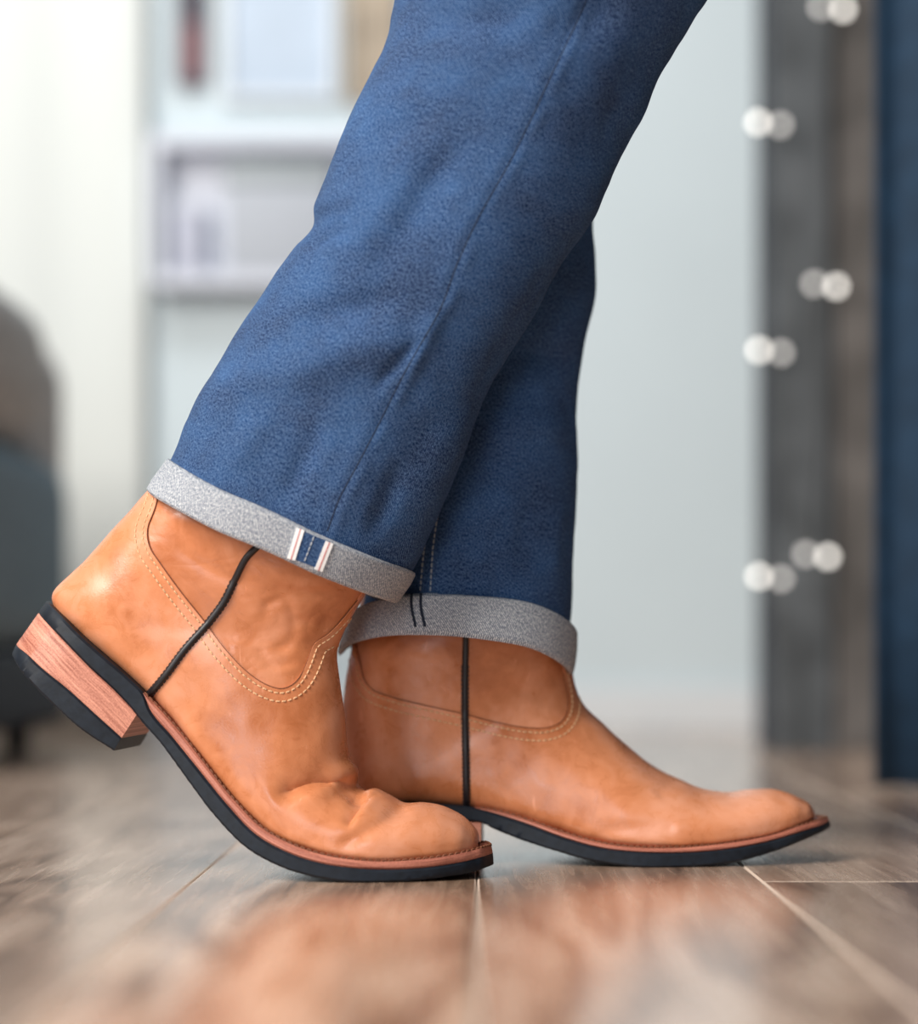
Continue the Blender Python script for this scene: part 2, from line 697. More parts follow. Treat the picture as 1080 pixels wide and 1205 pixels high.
def plank_mesh():
    bm = bmesh.new()
    bmesh.ops.create_cube(bm, size=1)
    bmesh.ops.scale(bm, vec=(PW - 0.0007, PL - 0.0007, PT), verts=bm.verts)
    ed = [e for e in bm.edges if all(v.co.z > 0 for v in e.verts)]
    bmesh.ops.bevel(bm, geom=ed, offset=0.0011, segments=2, affect='EDGES', profile=0.5)
    me = bpy.data.meshes.new('plank')
    bm.to_mesh(me)
    bm.free()
    me.materials.append(M['plank'])
    me.materials.append(M['joint'])
    for p in me.polygons:
        if 0.15 < p.normal.z < 0.98:
            p.material_index = 1
    return me


pm = plank_mesh()
# rows are counted from the joint that runs towards the camera between the boots
x0 = (561 - 560) / F_PX * 1.3 + 0.0
rs = random.Random(3)
for r in range(-13, 13):
    xc = x0 + (r + 0.5) * PW
    start = {1: 1.302 - PL, 0: 0.42 - PL, -1: 0.56 - PL, -2: 0.66 - PL, -3: 0.45 - PL, -4: 0.7 - PL, 2: 0.75 - PL, 3: 0.5 - PL}.get(r, rs.uniform(-0.9, 0.1))
    y = start
    while y < 3.7:
        if y + PL > 0.15:
            o = bpy.data.objects.new('plank', pm)
            COL.objects.link(o)
            o.parent = flo
            yy = y + PL / 2
            o.location = (xc + math.tan(-YAW) * yy, yy, -PT / 2)
            o.rotation_euler = (0, 0, YAW)
        y += PL

WY = 3.62
wb = MB().box((0, WY + 0.05, 1.2), (6.0, 0.1, 2.4)).build('wall_back', 'wall', None, False)
wb['kind'] = 'structure'
bb = MB().box((0, WY - 0.008, 0.035), (6.0, 0.014, 0.07), 0, 0.003).build('baseboard_back', 'trim', None, False)
bb['kind'] = 'structure'


# ------------------------------------------------------------------ boots
def mm(*k):
    return k


def boot(name, label, fr, upper, sole, heel, yoke, piping, creases, mats, yoke_top, seedz):
    # --- sections of the upper
    keys = []
    for (bx, by, fx, fy, W, c, n, p, nearf) in upper:
        Wm = W / 1000
        b = fr.at(bx, by, -Wm * nearf)
        f = fr.at(fx, fy, 0)
        keys.append([b[0], b[1], f[0], f[1], Wm, c, n, p])
    NS, NR = 330, 200
    G, UV = loft(fr, keys, NS, NR)
    # --- soft irregularities and creases of worn leather
    nrm = grid_normals(G)
    px = near_pixels(fr, G)
    D = np.zeros(G.shape[:2])
    off = np.clip((np.abs(fr.lat(G)) - 0.007) / 0.022, 0, 1)
    for (line, amp, s_up, s_dn) in creases:
        L = smooth_line(line, 40)
        d, side, t = poly_dist(px, L)
        taper = np.clip(np.minimum(t / 0.24, (1 - t) / 0.12), 0, 1)
        taper = taper * taper * (3 - 2 * taper)
        if s_up > 20:
            g_ = np.where(side > 0, np.exp(-(d / s_dn)**2), np.exp(-d / (s_up - 10)))
        else:
            g_ = np.exp(-(d / np.where(side > 0, s_dn, s_up))**2)
        D += amp * 0.001 * g_ * taper * off
    for i in range(NS):
        for j in range(0, NR):
            p = G[i, j]
            D[i, j] += 0.0011 * noise.noise((p[0] * 22 + seedz, p[1] * 22, p[2] * 22)) + 0.0004 * noise.noise((p[0] * 70, p[1] * 70 + seedz, p[2] * 70))
    G = G + nrm * D[..., None]
    # --- put the boot on the floor
    def strip_rows(rows, cols):
        R = []
        for row in rows:
            Wm = row[-1] / 1000
            q = []
            for c in cols:
                q += list(fr.at(row[c][0], row[c][1], -Wm))
            R.append(q + [Wm])
        return np.array(R)
    SO = strip_rows(sole, (0, 1, 2))
    HE = strip_rows(heel, (0, 1, 2))
    dz = -min(SO[:, 5].min(), HE[:, 5].min() if seedz > 5 else 9)
    if seedz > 5:
        dz = -SO[:, 5].min()
    print(name, 'lift mm', dz * 1000)
    G[..., 2] += dz
    for A in (SO, HE):
        A[:, [1, 3, 5]] += dz
    xb = G[:, :, 0].mean()
    root = empty(name, (float(xb), float(fr.yc(xb, 0.05)), 0.0), label, 'boot', 'pair of tan leather boots')
    nrm = grid_normals(G)
    V = G.reshape(-1, 3)
    Fc = grid_faces(NS, NR, True, False)
    tree = BVHTree.FromPolygons(V.tolist(), Fc)
    build('shaft', V, Fc, mats['shaft'], root)

    # --- yoke edge as a line in the side plane
    yl = smooth_line(yoke, 160)
    hp = [ray_px(tree, a, b) for a, b in yl]
    xz = fr.flat(np.array([list(h[0]) for h in hp if h[0] is not None]))
    xz = resample(xz, 0.001)
    k = np.ones(7) / 7
    for c in range(2):
        xz[3:-3, c] = np.convolve(xz[:, c], k, 'valid')
    tb = np.array(fr.at(*yoke_top[0]))
    tf = np.array(fr.at(*yoke_top[1]))
    poly = np.concatenate([[tb], xz, [tf]])
    # signed distance: positive on the vamp / counter piece
    P2 = fr.flat(G)
    d, _, _ = poly_dist(P2, poly)
    ins = in_poly(P2, poly)
    g = np.where(ins, -d, d).reshape(-1)
    O = (G + nrm * 0.0011).reshape(-1, 3)
    UVf = UV.reshape(-1, 2)
    verts, faces, uvs, keep, cut = [], [], [], {}, {}
    edge_pairs = []
    def vid(a):
        if a not in keep:
            keep[a] = len(verts)
            verts.append(O[a])
            uvs.append(UVf[a])
        return keep[a]
    def cid(a, b):
        kk = (min(a, b), max(a, b))
        if kk not in cut:
            t = g[kk[0]] / (g[kk[0]] - g[kk[1]])
            cut[kk] = len(verts)
            verts.append(O[kk[0]] * (1 - t) + O[kk[1]] * t)
            uvs.append(UVf[kk[0]] * (1 - t) + UVf[kk[1]] * t)
        return cut[kk]
    top_i = (NS - 1) * NR
    for q in Fc[:-1]:
        s = [g[a] > 0 for a in q]
        if not any(s):
            continue
        if all(s):
            faces.append([vid(a) for a in q])
            continue
        out, ce = [], []
        for a, b in zip(q, q[1:] + q[:1]):
            if g[a] > 0:
                out.append(vid(a))
            if (g[a] > 0) != (g[b] > 0):
                i = cid(a, b)
                out.append(i)
                ce.append(i)
        if len(out) > 2:
            faces.append(out)
        if len(ce) == 2:
            edge_pairs.append(ce)
    # turned-in cut edge
    nb = {}
    nf = nrm.reshape(-1, 3)
    for (a, b), i in cut.items():
        nb[i] = len(verts)
        verts.append(verts[i] - nf[a] * 0.0016)
        uvs.append(uvs[i])
    for a, b in edge_pairs:
        faces.append([a, b, nb[b], nb[a]])
    vamp = build('vamp', verts, faces, mats['vamp'], root, uvs)
    vtree = BVHTree.FromPolygons([list(map(float, v)) for v in verts], faces)

    # --- two rows of stitches under the yoke edge, both sides of the boot
    t = np.gradient(xz, axis=0)
    t /= np.linalg.norm(t, axis=1, keepdims=True) + 1e-12
    nn = np.stack([-t[:, 1], t[:, 0]], axis=1)
    mid = len(xz) // 2
    test = xz[mid] + nn[mid] * 0.004
    if in_poly(test[None], poly)[0]:
        nn = -nn
    mb = MB()
    for off in (0.0030, 0.0080):
        line = resample(xz + nn * off, 0.0008)
        # drop loops of the offset
        dd, _, _ = poly_dist(line, xz)
        line = line[dd > off * 0.86]
        for sg in (-1, 1):
            stitch_row(mb, side_hits(vtree, line, fr, sg), 0.0026, 0.0010, 0.00055, 0.00015)
    st = mb.build('yoke_stitching', 'thread', root, True, 'double row of pale thread stitches')
    st['kind'] = 'stuff'
    mb = MB()
    for sg in (-1, 1):
        for h in [side_hits(vtree, xz + nn * 0.0003, fr, sg)]:
            cur = []
            for e in h + [None]:
                if e is None or (cur and (e[0] - cur[-1]).length > 0.01):
                    if len(cur) > 3:
                        mb.tube(cur, 0.00032, 5)
                    cur = []
                if e is not None:
                    cur.append(e[0])
    mb.build('yoke_edge', 'thread_brown', root, True, 'dark cut edge of the leather')

    # --- black piping of the side seam
    pl = smooth_line(piping, 90)
    both = [ray_px(vtree, a, b) for a, b in pl]
    both2 = [ray_px(tree, a, b) for a, b in pl]
    pxz = []
    for h, h2 in zip(both, both2):
        c = [x[0] for x in (h, h2) if x[0] is not None]
        if c:
            q = min(c, key=lambda p: p.y)
            pxz.append(list(fr.flat(np.array(q))))
    pxz = resample(np.array(pxz), 0.0025)
    mb, ms = MB(), MB()
    for sg in (-1, 1):
        pts = []
        for a, b in zip(side_hits(vtree, pxz, fr, sg), side_hits(tree, pxz, fr, sg)):
            c = [x for x in (a, b) if x is not None]
            if c:
                e = min(c, key=lambda h: sg * -h[0].y)
                pts.append((e[0] + e[1] * 0.0004, e[1]))
        mb.tube([p for p, _ in pts], 0.0021, 10)
        for side in (-1, 1):
            row = []
            for i, (p, n_) in enumerate(pts):
                tt = pts[min(i + 1, len(pts) - 1)][0] - pts[max(i - 1, 0)][0]
                s = tt.cross(n_).normalized()
                row.append((p + s * side * 0.0021 - n_ * 0.0002, n_))
            stitch_row(ms, row[len(row) // 3:], 0.0017, 0.0011, 0.00055, 0.0001)
    pp = mb.build('side_piping', 'black_leather', root, True, 'black rolled piping down the side seam')
    so = ms.build('piping_stitching', 'black_leather', pp)
    so['kind'] = 'stuff'

    # --- sole: welt strip and rubber outsole, heel
    def slab(pname, A, ci, co, m, grow=0.0, n=170, bev=0.0012, lab=None, par=root, wob=0.0):
        R = catmull(A, n)
        v, f, uv = [], [], []
        acc = 0.0
        last = None
        for i, r in enumerate(R):
            T = np.array([r[ci], r[ci + 1]])
            B = np.array([r[co], r[co + 1]])
            W = max(r[-1] + grow, 0.002)
            if last is not None:
                acc += np.linalg.norm(T - last)
            last = T
            th = np.linalg.norm(B - T) + 1e-9
            bb_ = min(bev, th * 0.3) / th
            ring = []
            wv = wob * (noise.noise((i * 0.21, ci, 3.1)) + 0.6 * math.sin(i * 1.9))
            for lat, tv in ((-(W - bev), 0), (-W, bb_), (-W - wv * 0.3, 0.5), (-W, 1 - bb_), (-(W - bev), 1 + wv / th),
                            ((W - bev), 1 + wv / th), (W, 1 - bb_), (W, 0.5), (W, bb_), ((W - bev), 0)):
                p = T + (B - T) * tv
                v.append((p[0] + fr.k * lat, fr.yc(p[0], p[1]) + lat, p[1]))
                uv.append((acc, tv * th))
            _ = ring
        k = 10
        for i in range(n - 1):
            for j in range(k):
                f.append((i * k + j, i * k + (j + 1) % k, (i + 1) * k + (j + 1) % k, (i + 1) * k + j))
        f.append(tuple(range(k)))
        f.append(tuple((n - 1) * k + j for j in range(k)))
        return build(pname, v, f, m, par, uv, True, lab)

    nw = next(i for i, row in enumerate(sole) if row[0] == row[1])
    slab('welt', SO[:nw + 1], 0, 2, mats['welt'], -0.0004, lab='reddish brown leather welt')
    slab('outsole', SO, 2, 4, 'rubber', 0.0, 220, 0.0014, 'black rubber outsole', wob=0.00015)
    hs = slab('heel', HE, 0, 2, 'stack', 0.0, 90, 0.0006, 'stacked reddish leather heel')
    slab('heel_cap', HE, 2, 4, 'rubber', 0.0006, 90, 0.0012, 'black rubber heel cap', par=hs, wob=0.00015)
    # welt seam: brown thread row on top of the welt beside the upper
    mb = MB()
    R = catmull(SO[:nw + 1], 260)
    for sg in (-1, 1):
        row = [(Vector((r[0] + fr.k * sg * max(r[-1] - 0.0035, 0.0), fr.yc(r[0], r[1]) + sg * max(r[-1] - 0.0035, 0.0), r[1])), Vector((0, 0, 1))) for r in R]
        stitch_row(mb, row, 0.0030, 0.0011, 0.0007, 0.0007)
    ws = mb.build('welt_stitching', 'thread_brown', root, True, 'dark brown welt stitches')
    ws['kind'] = 'stuff'
    return root


FT = (0.26, 5.0, 2.1)     # c, n, p of a foot section
frA = Frame(1.352, 0.075, -0.10)
upperA = [
    (562, 1000, 562, 993, 5, .35, 3, 2.1, .9), (557, 1003, 560, 983, 17, .33, 3.5, 2.1, .9), (546, 1007, 551, 971, 26, .30, 4, 2.1, .9),
    (521, 1012, 527, 957, 35, .28, 5, 2.1, .9), (486, 1015, 498, 950.5, 42, *FT, .9), (450, 1017, 474, 950, 46.5, *FT, .9),
    (420, 1016, 456, 940, 49, *FT, .9), (388, 1012, 441, 932, 50, *FT, .9), (355, 1002, 429, 933, 49.5, *FT, .9),
    (325, 989, 419, 926, 48, *FT, .9), (295, 966, 419, 910, 45.5, .28, 5, 2.1, .9), (262, 929, 409, 893, 42, .30, 5, 2.1, .9),
    (230, 888, 405.5, 872, 38.5, .33, 5, 2.1, .9), (196, 846, 403, 846, 36.5, .36, 4.5, 2.1, .9), (160, 809, 399, 818, 36, .38, 4, 2.15, .9),
    (120, 774, 395.5, 792, 36, .40, 3.4, 2.2, .8), (87, 744, 394, 775, 35.5, .42, 2.9, 2.2, .5), (67, 719, 396, 762, 35, .44, 2.5, 2.2, .1),
    (64, 706, 401, 749, 35.5, .46, 2.35, 2.2, 0), (105, 662, 414, 725, 37, .48, 2.3, 2.2, 0), (143, 622, 427, 703, 40, .5, 2.3, 2.3, 0),
    (179, 580, 446, 672, 44, .5, 2.3, 2.3, 0), (236, 515, 470, 615, 46, .5, 2.3, 2.3, 0), (288, 430, 512, 530, 48, .5, 2.2, 2.2, 0)]
soleA = [
    ((577, 998), (579, 1007), (580, 1020), 4), ((570, 1000), (572, 1009.5), (573, 1023), 17), ((555, 1004), (557, 1014), (556, 1029), 28),
    ((528, 1010), (527, 1020), (527, 1034), 39), ((490, 1015), (490, 1024.5), (490, 1039), 47), ((445, 1017), (445, 1026), (445, 1041.5), 52),
    ((415, 1015), (412, 1024), (410, 1041), 54), ((388, 1011), (384, 1020), (379, 1037), 54.5), ((343, 997), (338, 1006), (330, 1023), 53),
    ((307, 977), (301, 985), (290, 1001), 50), ((274, 944), (267, 950), (254, 965), 46), ((241, 903), (233, 908), (219, 919), 42),
    ((213, 867), (204, 872), (190, 879), 39), ((182, 832), (175, 836), (163, 848), 37.5), ((168, 818), (168, 818), (153, 835), 37),
    ((149, 799), (149, 799), (132, 813), 37), ((120, 774), (120, 774), (104, 787), 37), ((90, 747), (90, 747), (76, 758), 35),
    ((70, 726), (70, 726), (58, 739), 29), ((58, 714), (58, 714), (48, 728), 19), ((54, 710), (54, 710), (45, 724), 5)]
heelA = [
    ((161, 843), (143, 871), (134, 886), 36), ((133, 814), (112, 843), (97, 862), 37), ((105, 788), (80, 814), (64, 833), 36.5),
    ((76, 758), (48, 788), (34, 803), 34), ((58, 739), (30, 771), (21, 787), 28), ((48, 728), (21, 764), (16, 777), 18), ((45, 724), (19, 761), (14, 773), 5)]
yokeA = [(187, 580), (185, 592), (181, 604), (174, 622), (176, 641), (191, 665), (215, 698), (239, 728), (268, 766), (295, 793), (316, 806),
         (333, 810), (347, 803), (358, 786), (364, 770), (369, 757), (383, 748), (404, 726), (420, 706)]
pipeA = [(322, 618), (304, 642), (291, 655), (277, 681), (263, 709), (246, 732), (217, 765), (193, 797), (172, 822)]
creaseA = [
    ([(318, 944), (334, 933), (355, 922), (380, 916), (402, 919), (421, 929), (436, 938)], -8.0, 24, 15),
    ([(406, 980), (414, 966), (424, 951), (438, 938), (452, 936)], -3.6, 10, 4),
    ([(392, 1004), (425, 985), (455, 968), (484, 950)], -1.6, 9, 9),
        ([(200, 640), (245, 672), (285, 690)], -1.0, 8, 8),
    ([(195, 605), (240, 625), (290, 640)], 0.8, 10, 10),
    ([(310, 690), (345, 700), (400, 700)], -1.2, 7, 7),
    ([(308, 740), (318, 712), (335, 708), (345, 730), (340, 760), (318, 768)], -0.9, 6, 6),
    ([(345, 725), (375, 740), (394, 724)], -1.0, 6, 6),
    ([(300, 760), (320, 785), (350, 780)], -0.7, 6, 6)]
boot_a = boot('cowboy_boot', 'tan leather boot bent at the ball, heel lifted, below the cuff with white selvedge strips',
              frA, upperA, soleA, heelA, yokeA, pipeA, creaseA, dict(shaft='leather_shaft', vamp='leather', welt='welt'),
              ((300, 400), (540, 500)), 1.0)

frB = Frame(1.440, 0.03, 0.08)
upperB = [
    (955, 962, 955, 957, 5, .35, 3, 2.1, .9), (951, 964, 951, 949, 17, .33, 3.5, 2.1, .9), (938, 970, 938, 940, 27, .30, 4, 2.1, .9),
    (905, 983, 912, 931.5, 37, .28, 5, 2.1, .9), (870, 990, 885, 931.5, 43, *FT, .9), (835, 995, 855, 934, 47, *FT, .9),
    (800, 998, 825, 930, 49.5, *FT, .9), (765, 998.5, 798, 919, 50, *FT, .9), (730, 996, 770, 905, 49, *FT, .9),
    (695, 990, 745, 886, 46.5, *FT, .9), (655, 978, 722, 866, 42.5, .28, 5, 2.1, .9), (615, 964, 703, 848, 39, .30, 5, 2.1, .9),
    (575, 953, 688, 834, 36.5, .33, 5, 2.1, .9), (535, 949, 680, 822, 36, .36, 4.5, 2.1, .9), (490, 947, 676, 812, 36, .38, 4, 2.15, .9),
    (450, 946, 673, 802, 36, .40, 3.4, 2.2, .8), (424, 942, 671, 793, 35.5, .42, 2.9, 2.2, .5), (411, 928, 669, 784, 35.5, .44, 2.5, 2.2, .1),
    (406, 890, 667, 770, 37, .47, 2.35, 2.25, 0), (405, 850, 664, 752, 39, .48, 2.3, 2.3, 0), (409, 800, 660, 725, 42, .5, 2.3, 2.3, 0),
    (416, 759, 656, 690, 45, .5, 2.3, 2.3, 0), (424, 700, 652, 620, 48, .5, 2.3, 2.3, 0), (432, 600, 646, 540, 49, .5, 2.2, 2.2, 0)]
soleB = [
    ((974, 963), (976, 966), (977, 973), 4), ((967, 965), (969, 970), (970, 978), 17), ((950, 970), (951, 976), (950, 987), 29),
    ((905, 984), (905, 990), (905, 1004), 40), ((855, 993), (858, 999), (858, 1016), 48), ((804, 998), (806, 1003.5), (806, 1020.5), 53),
    ((753, 998), (753, 1003), (753, 1021), 54.5), ((710, 993), (706, 998), (700, 1014), 52), ((668, 982), (663, 986), (655, 1002), 48.5),
    ((625, 967), (620, 970), (612, 988), 43.5), ((585, 955), (583, 958), (582, 976), 39), ((558, 950.5), (558, 950.5), (564, 968), 37.5),
    ((520, 947), (520, 947), (520, 967), 37), ((480, 945.5), (480, 945.5), (480, 966), 37), ((445, 945), (445, 945), (445, 965), 35),
    ((420, 944), (420, 944), (420, 964), 29), ((407, 943), (407, 943), (406, 962), 18), ((402, 942), (402, 942), (401, 961), 5)]
heelB = [
    ((566, 968), (566, 1003), (565, 1019.5), 36.5), ((520, 967), (518, 1002), (517, 1019.5), 37), ((480, 966), (477, 1002), (476, 1019.5), 36.5),
    ((445, 965), (442, 1001), (441, 1019), 34), ((420, 964), (417, 999), (416, 1017), 28), ((406, 962), (403, 997), (402, 1014), 18), ((401, 961), (398, 995), (397, 1012), 5)]
yokeB = [(419, 757), (421, 768), (425, 782), (428, 798), (437, 810), (457, 818.5), (498, 829), (543, 839), (587, 850), (617, 855.5),
         (645, 855.5), (660, 849), (667, 836), (667, 815), (662, 792)]
pipeB = [(548, 700), (548, 741), (547, 798), (547, 839), (548, 887), (549, 951)]
creaseB = [
    ([(690, 985), (720, 978), (760, 972), (800, 975)], -0.8, 9, 9),
    ([(770, 940), (785, 925), (800, 915)], -0.9, 10, 10),
    ([(560, 790), (600, 770), (650, 775)], -0.8, 9, 9),
    ([(575, 820), (610, 812), (650, 825)], -0.7, 9, 9)]
boot_b = boot('cowboy_boot', 'tan leather boot standing flat on the floor behind the bent boot',
              frB, upperB, soleB, heelB, yokeB, pipeB, creaseB, dict(shaft='leather_shaft', vamp='leather', welt='welt'),
              ((420, 560), (650, 560)), 8.0)

# ------------------------------------------------------------------ jeans
jeans = empty('jeans', (0.05, 1.40, 0.0), 'blue denim jeans with rolled grey cuffs worn over the tan boots', 'jeans')


def leg(fr, rows, W0, NS, NR, m, folds, seam, seed, name='leg'):
    keys = []
    for (bx, by, fx, fy, W) in rows:
        b, f = fr.at(bx, by), fr.at(fx, fy)
        keys.append([b[0], b[1], f[0], f[1], W / 1000, .5, 2.25, 2.25])
    G, UV = loft(fr, keys, NS, NR)
    nrm = grid_normals(G)
    px = near_pixels(fr, G)
    D = np.zeros(G.shape[:2])
    for (line, amp, sig) in folds:
        L = smooth_line(line, 40)
        d, side, t = poly_dist(px, L)
        tp = np.clip(np.minimum(t, 1 - t) / 0.3, 0, 1)
        D += 1.6 * amp * 0.001 * np.exp(-(d / sig)**2) * tp
    if seam is not None:
        L = smooth_line(seam, 120)
        d, side, t = poly_dist(px, L)
        sd = d * side
        # felled allowance: a raised band beside the seam with a narrow valley at the stitch line
        pk = 0.6 + 0.6 * np.sin(t * 55 + 2 * np.sin(t * 23))
        D += 0.0007 * np.exp(-((sd + 9) / 7.0)**2) * pk + 0.0005 * np.exp(-((sd - 10) / 8.0)**2) - 0.0003 * np.exp(-(d / 2.2)**2)
    for i in range(NS):
        for j in range(NR):
            p = G[i, j]
            D[i, j] += (0.0032 * noise.noise((p[0] * 9 + seed, p[1] * 9, p[2] * 6))
                        + 0.0016 * noise.noise((p[0] * 24, p[1] * 24 + seed, p[2] * 17))
                        + 0.0006 * noise.noise((p[0] * 75 + p[2] * 30, p[1] * 75, p[2] * 55 + seed)))
    G = G + nrm * D[..., None]
    Fc = grid_faces(NS, NR, False, True)
    o = build(name, G.reshape(-1, 3), Fc, m, jeans, UV.reshape(-1, 2))
    return o, BVHTree.FromPolygons(G.reshape(-1, 3).tolist(), Fc)


def cuff(fr, rows, bow, m, parent, seed):
    keys = []
    for (bx, by, fx, fy, W) in rows:
        b, f = fr.at(bx, by), fr.at(fx, fy)
        keys.append([b[0], b[1], f[0], f[1], W / 1000, .5, 2.25, 2.25])
    NS, NR = 64, 220
    G, UV = loft(fr, keys, NS, NR, True)
    Wmax = max(k[4] for k in keys)
    lat = np.abs(G[..., 1] - fr.yc(G[..., 0], G[..., 2])) / Wmax
    G[..., 2] += bow * lat**1.5
    nrm = grid_normals(G)
    for i in range(NS):
        for j in range(NR):
            p = G[i, j]
            G[i, j] += np.array((1, 1, 1)) * 0  # keep shape
            G[i, j, 2] += 0.0016 * noise.noise((p[0] * 25 + seed, p[1] * 25, 0))
            G[i, j] += np.array([p[0] - G[i, :, 0].mean(), 0, 0]) * 0.02 * noise.noise((p[2] * 30, seed, p[1] * 20))
    Fc = grid_faces(NS, NR)
    o = build('cuff', G.reshape(-1, 3), Fc, m, parent, UV.reshape(-1, 2))
    return o, BVHTree.FromPolygons(G.reshape(-1, 3).tolist(), Fc)


frLA = Frame(1.352, 0.0, 0.0, -0.10, 0.22)
legA_rows = [(192, 560, 470, 690, 58), (203, 541, 487, 671, 59), (220, 500, 510, 624, 60), (245, 450, 534, 572, 61), (275, 400, 562, 503, 62),
             (305, 355, 595, 437, 63), (349, 287, 634, 370, 64), (366, 266, 650, 338, 64), (368, 245, 664, 312, 64), (385, 194, 694, 265, 65),
             (415, 125, 724, 200, 66), (436, 83, 757, 143, 67), (452, 44, 779, 95, 68), (456, 20, 800, 53, 68), (461, -4, 815, 24, 69),
             (476, -55, 840, -18, 70), (497, -125, 872, -85, 72), (535, -260, 930, -220, 75), (575, -420, 985, -380, 78)]
seamA = [(705, -40), (690, 0), (655, 75), (600, 190), (560, 262), (540, 305), (515, 370), (492, 410), (470, 450), (445, 500), (420, 548), (400, 585), (385, 625)]
foldsA = [
    ([(300, 470), (360, 430), (430, 410), (500, 405)], 3.0, 26), ([(330, 380), (400, 365), (480, 350)], -3.0, 20),
    ([(230, 500), (280, 450), (340, 420)], 2.0, 20), ([(440, 330), (470, 270), (520, 200), (560, 150)], -2.2, 22),
    ([(380, 300), (440, 260), (500, 240)], 2.5, 30), ([(540, 540), (590, 430), (640, 340), (700, 250)], -2.5, 22),
    ([(470, 640), (510, 560), (560, 470)], 2.2, 20), ([(430, 640), (455, 590), (475, 540)], -2.0, 12),
    ([(330, 600), (360, 540), (380, 490)], -1.6, 16), ([(270, 560), (290, 520), (320, 480)], 1.4, 16),
    ([(620, 60), (680, 30), (740, -10)], -2.0, 24), ([(700, 200), (740, 120), (790, 30)], -2.5, 24),
    ([(480, 30), (560, 25), (640, 15)], -2.0, 20), ([(420, 170), (470, 150), (520, 140)], -1.8, 18),
    ([(350, 290), (385, 275), (420, 272)], -2.6, 9), ([(360, 255), (390, 235), (430, 225)], 1.6, 12),
    ([(475, 455), (500, 400), (530, 350)], 1.8, 10), ([(440, 460), (470, 425), (500, 395)], -1.8, 8)]
legA, legA_tree = leg(frLA, legA_rows, 60, 300, 240, 'denim', foldsA, seamA, 2.0)
cufA_rows = [(216, 525, 468, 650, 56), (188, 575, 458, 700, 58), (181, 580, 461, 706, 60.5), (176.5, 580, 465, 709.5, 63), (175, 576, 469, 708, 64.5),
             (181, 566, 475, 699, 65), (189, 555, 483, 687, 65), (197, 544, 488.5, 676, 64.5), (200, 541.5, 488, 673, 62), (205, 544, 484, 673, 59.5), (207, 549, 478, 678, 57)]
cufA, cufA_tree = cuff(frLA, cufA_rows, -0.0045, 'cuff', legA, 1.0)

frLB = Frame(1.440, 0.0, 0.0, 0.12, 0.2)
legB_rows = [(425, 712, 671, 735, 55), (427, 700, 673, 718, 56), (432, 650, 674, 665, 56), (440, 600, 677, 610, 56), (448, 540, 680, 545, 56),
             (454, 465, 678, 475, 56), (460, 410, 686, 412, 56), (468, 350, 700, 350, 57), (474, 300, 699.5, 300, 58), (480, 250, 698, 262, 58),
             (500, 150, 715, 150, 60), (520, 0, 760, 0, 63), (550, -200, 840, -200, 68), (580, -400, 900, -400, 72)]
foldsB = [([(600, 400), (640, 420), (680, 415)], -2.0, 16), ([(560, 520), (620, 500), (680, 505)], 2.0, 20), ([(610, 690), (620, 620), (640, 560)], -1.6, 14),
          ([(650, 690), (655, 640), (662, 580)], 1.4, 10)]
legB, legB_tree = leg(frLB, legB_rows, 60, 240, 200, 'denim', foldsB, None, 9.0)
cufB_rows = [(428, 720, 660, 740, 54), (406, 766, 664, 786, 56), (402, 770, 668, 791, 58.5), (399, 771, 672, 794, 60.5), (397.5, 767, 675, 791, 62),
             (399, 757, 677, 780, 62.5), (402, 744, 679, 764, 62.5), (406, 730, 680, 745, 62), (409, 728, 678, 741, 60), (413, 730, 675, 742, 57.5), (417, 735, 671, 747, 55)]
cufB, cufB_tree = cuff(frLB, cufB_rows, 0.0195, 'cuff', legB, 4.0)


# selvedge on the near cuff: two white tapes with a red line, the dark face of the cloth between them
def strip_on(tree, p0, p1, name, m, half, lift, parent, lab=None, n=14):
    a, b = np.array(p0, float), np.array(p1, float)
    hp = hits(tree, [a + (b - a) * t for t in np.linspace(0, 1, n)])
    v, f = ribbon(hp, half, lift)
    return build(name, v, f, m, parent, None, False, lab)


def patch_on(tree, q, name, m, lift, parent, nu=16, nv=10, lab=None):
    """q: four pixel corners (top-left, top-right, bottom-right, bottom-left)."""
    q = [np.array(c, float) for c in q]
    top, bot, uv = [], [], []
    for i in range(nv):
        for j in range(nu):
            s, t = j / (nu - 1), i / (nv - 1)
            c = (q[0] * (1 - s) + q[1] * s) * (1 - t) + (q[3] * (1 - s) + q[2] * s) * t
            p, n_ = ray_px(tree, *c)
            if n_.y > 0:
                n_ = -n_
            top.append(p + n_ * lift)
            bot.append(p - n_ * 0.0005)
            uv.append((p.x, p.z))
    k = len(top)
    f = [(i * nu + j, i * nu + j + 1, (i + 1) * nu + j + 1, (i + 1) * nu + j) for i in range(nv - 1) for j in range(nu - 1)]
    rim = list(range(nu)) + [i * nu + nu - 1 for i in range(1, nv)] + [(nv - 1) * nu + j for j in range(nu - 2, -1, -1)] + [i * nu for i in range(nv - 2, 0, -1)]
    f += [tuple(k + a for a in g[::-1]) for g in f]
    f += [(a, b, k + b, k + a) for a, b in zip(rim, rim[1:] + rim[:1])]
    return build(name, top + bot, f, m, parent, uv + uv, True, lab)


patch_on(cufA_tree, [(353, 623.5), (388, 638), (375, 669), (342, 656.5)], 'seam_allowance', 'denim', 0.0004, cufA, lab='dark blue denim between the white selvedge strips')
for (a, b) in (((353.5, 622.5), (342.5, 658)), ((387.5, 638), (374.5, 671))):
    strip_on(cufA_tree, a, b, 'selvedge_strip', 'white_tape', 0.0024, 0.0010, cufA, 'white selvedge tape with a red line')
    o = strip_on(cufA_tree, a, b, 'selvedge_thread', 'red_thread', 0.0003, 0.00115, cufA, 'red selvedge line')
mb = MB()
stitch_row(mb, hits(cufA_tree, np.linspace((369, 632), (357, 663), 40)), 0.0022, 0.001, 0.0004, 0.0006)
mb.build('seam_stitching', 'white_thread', cufA)
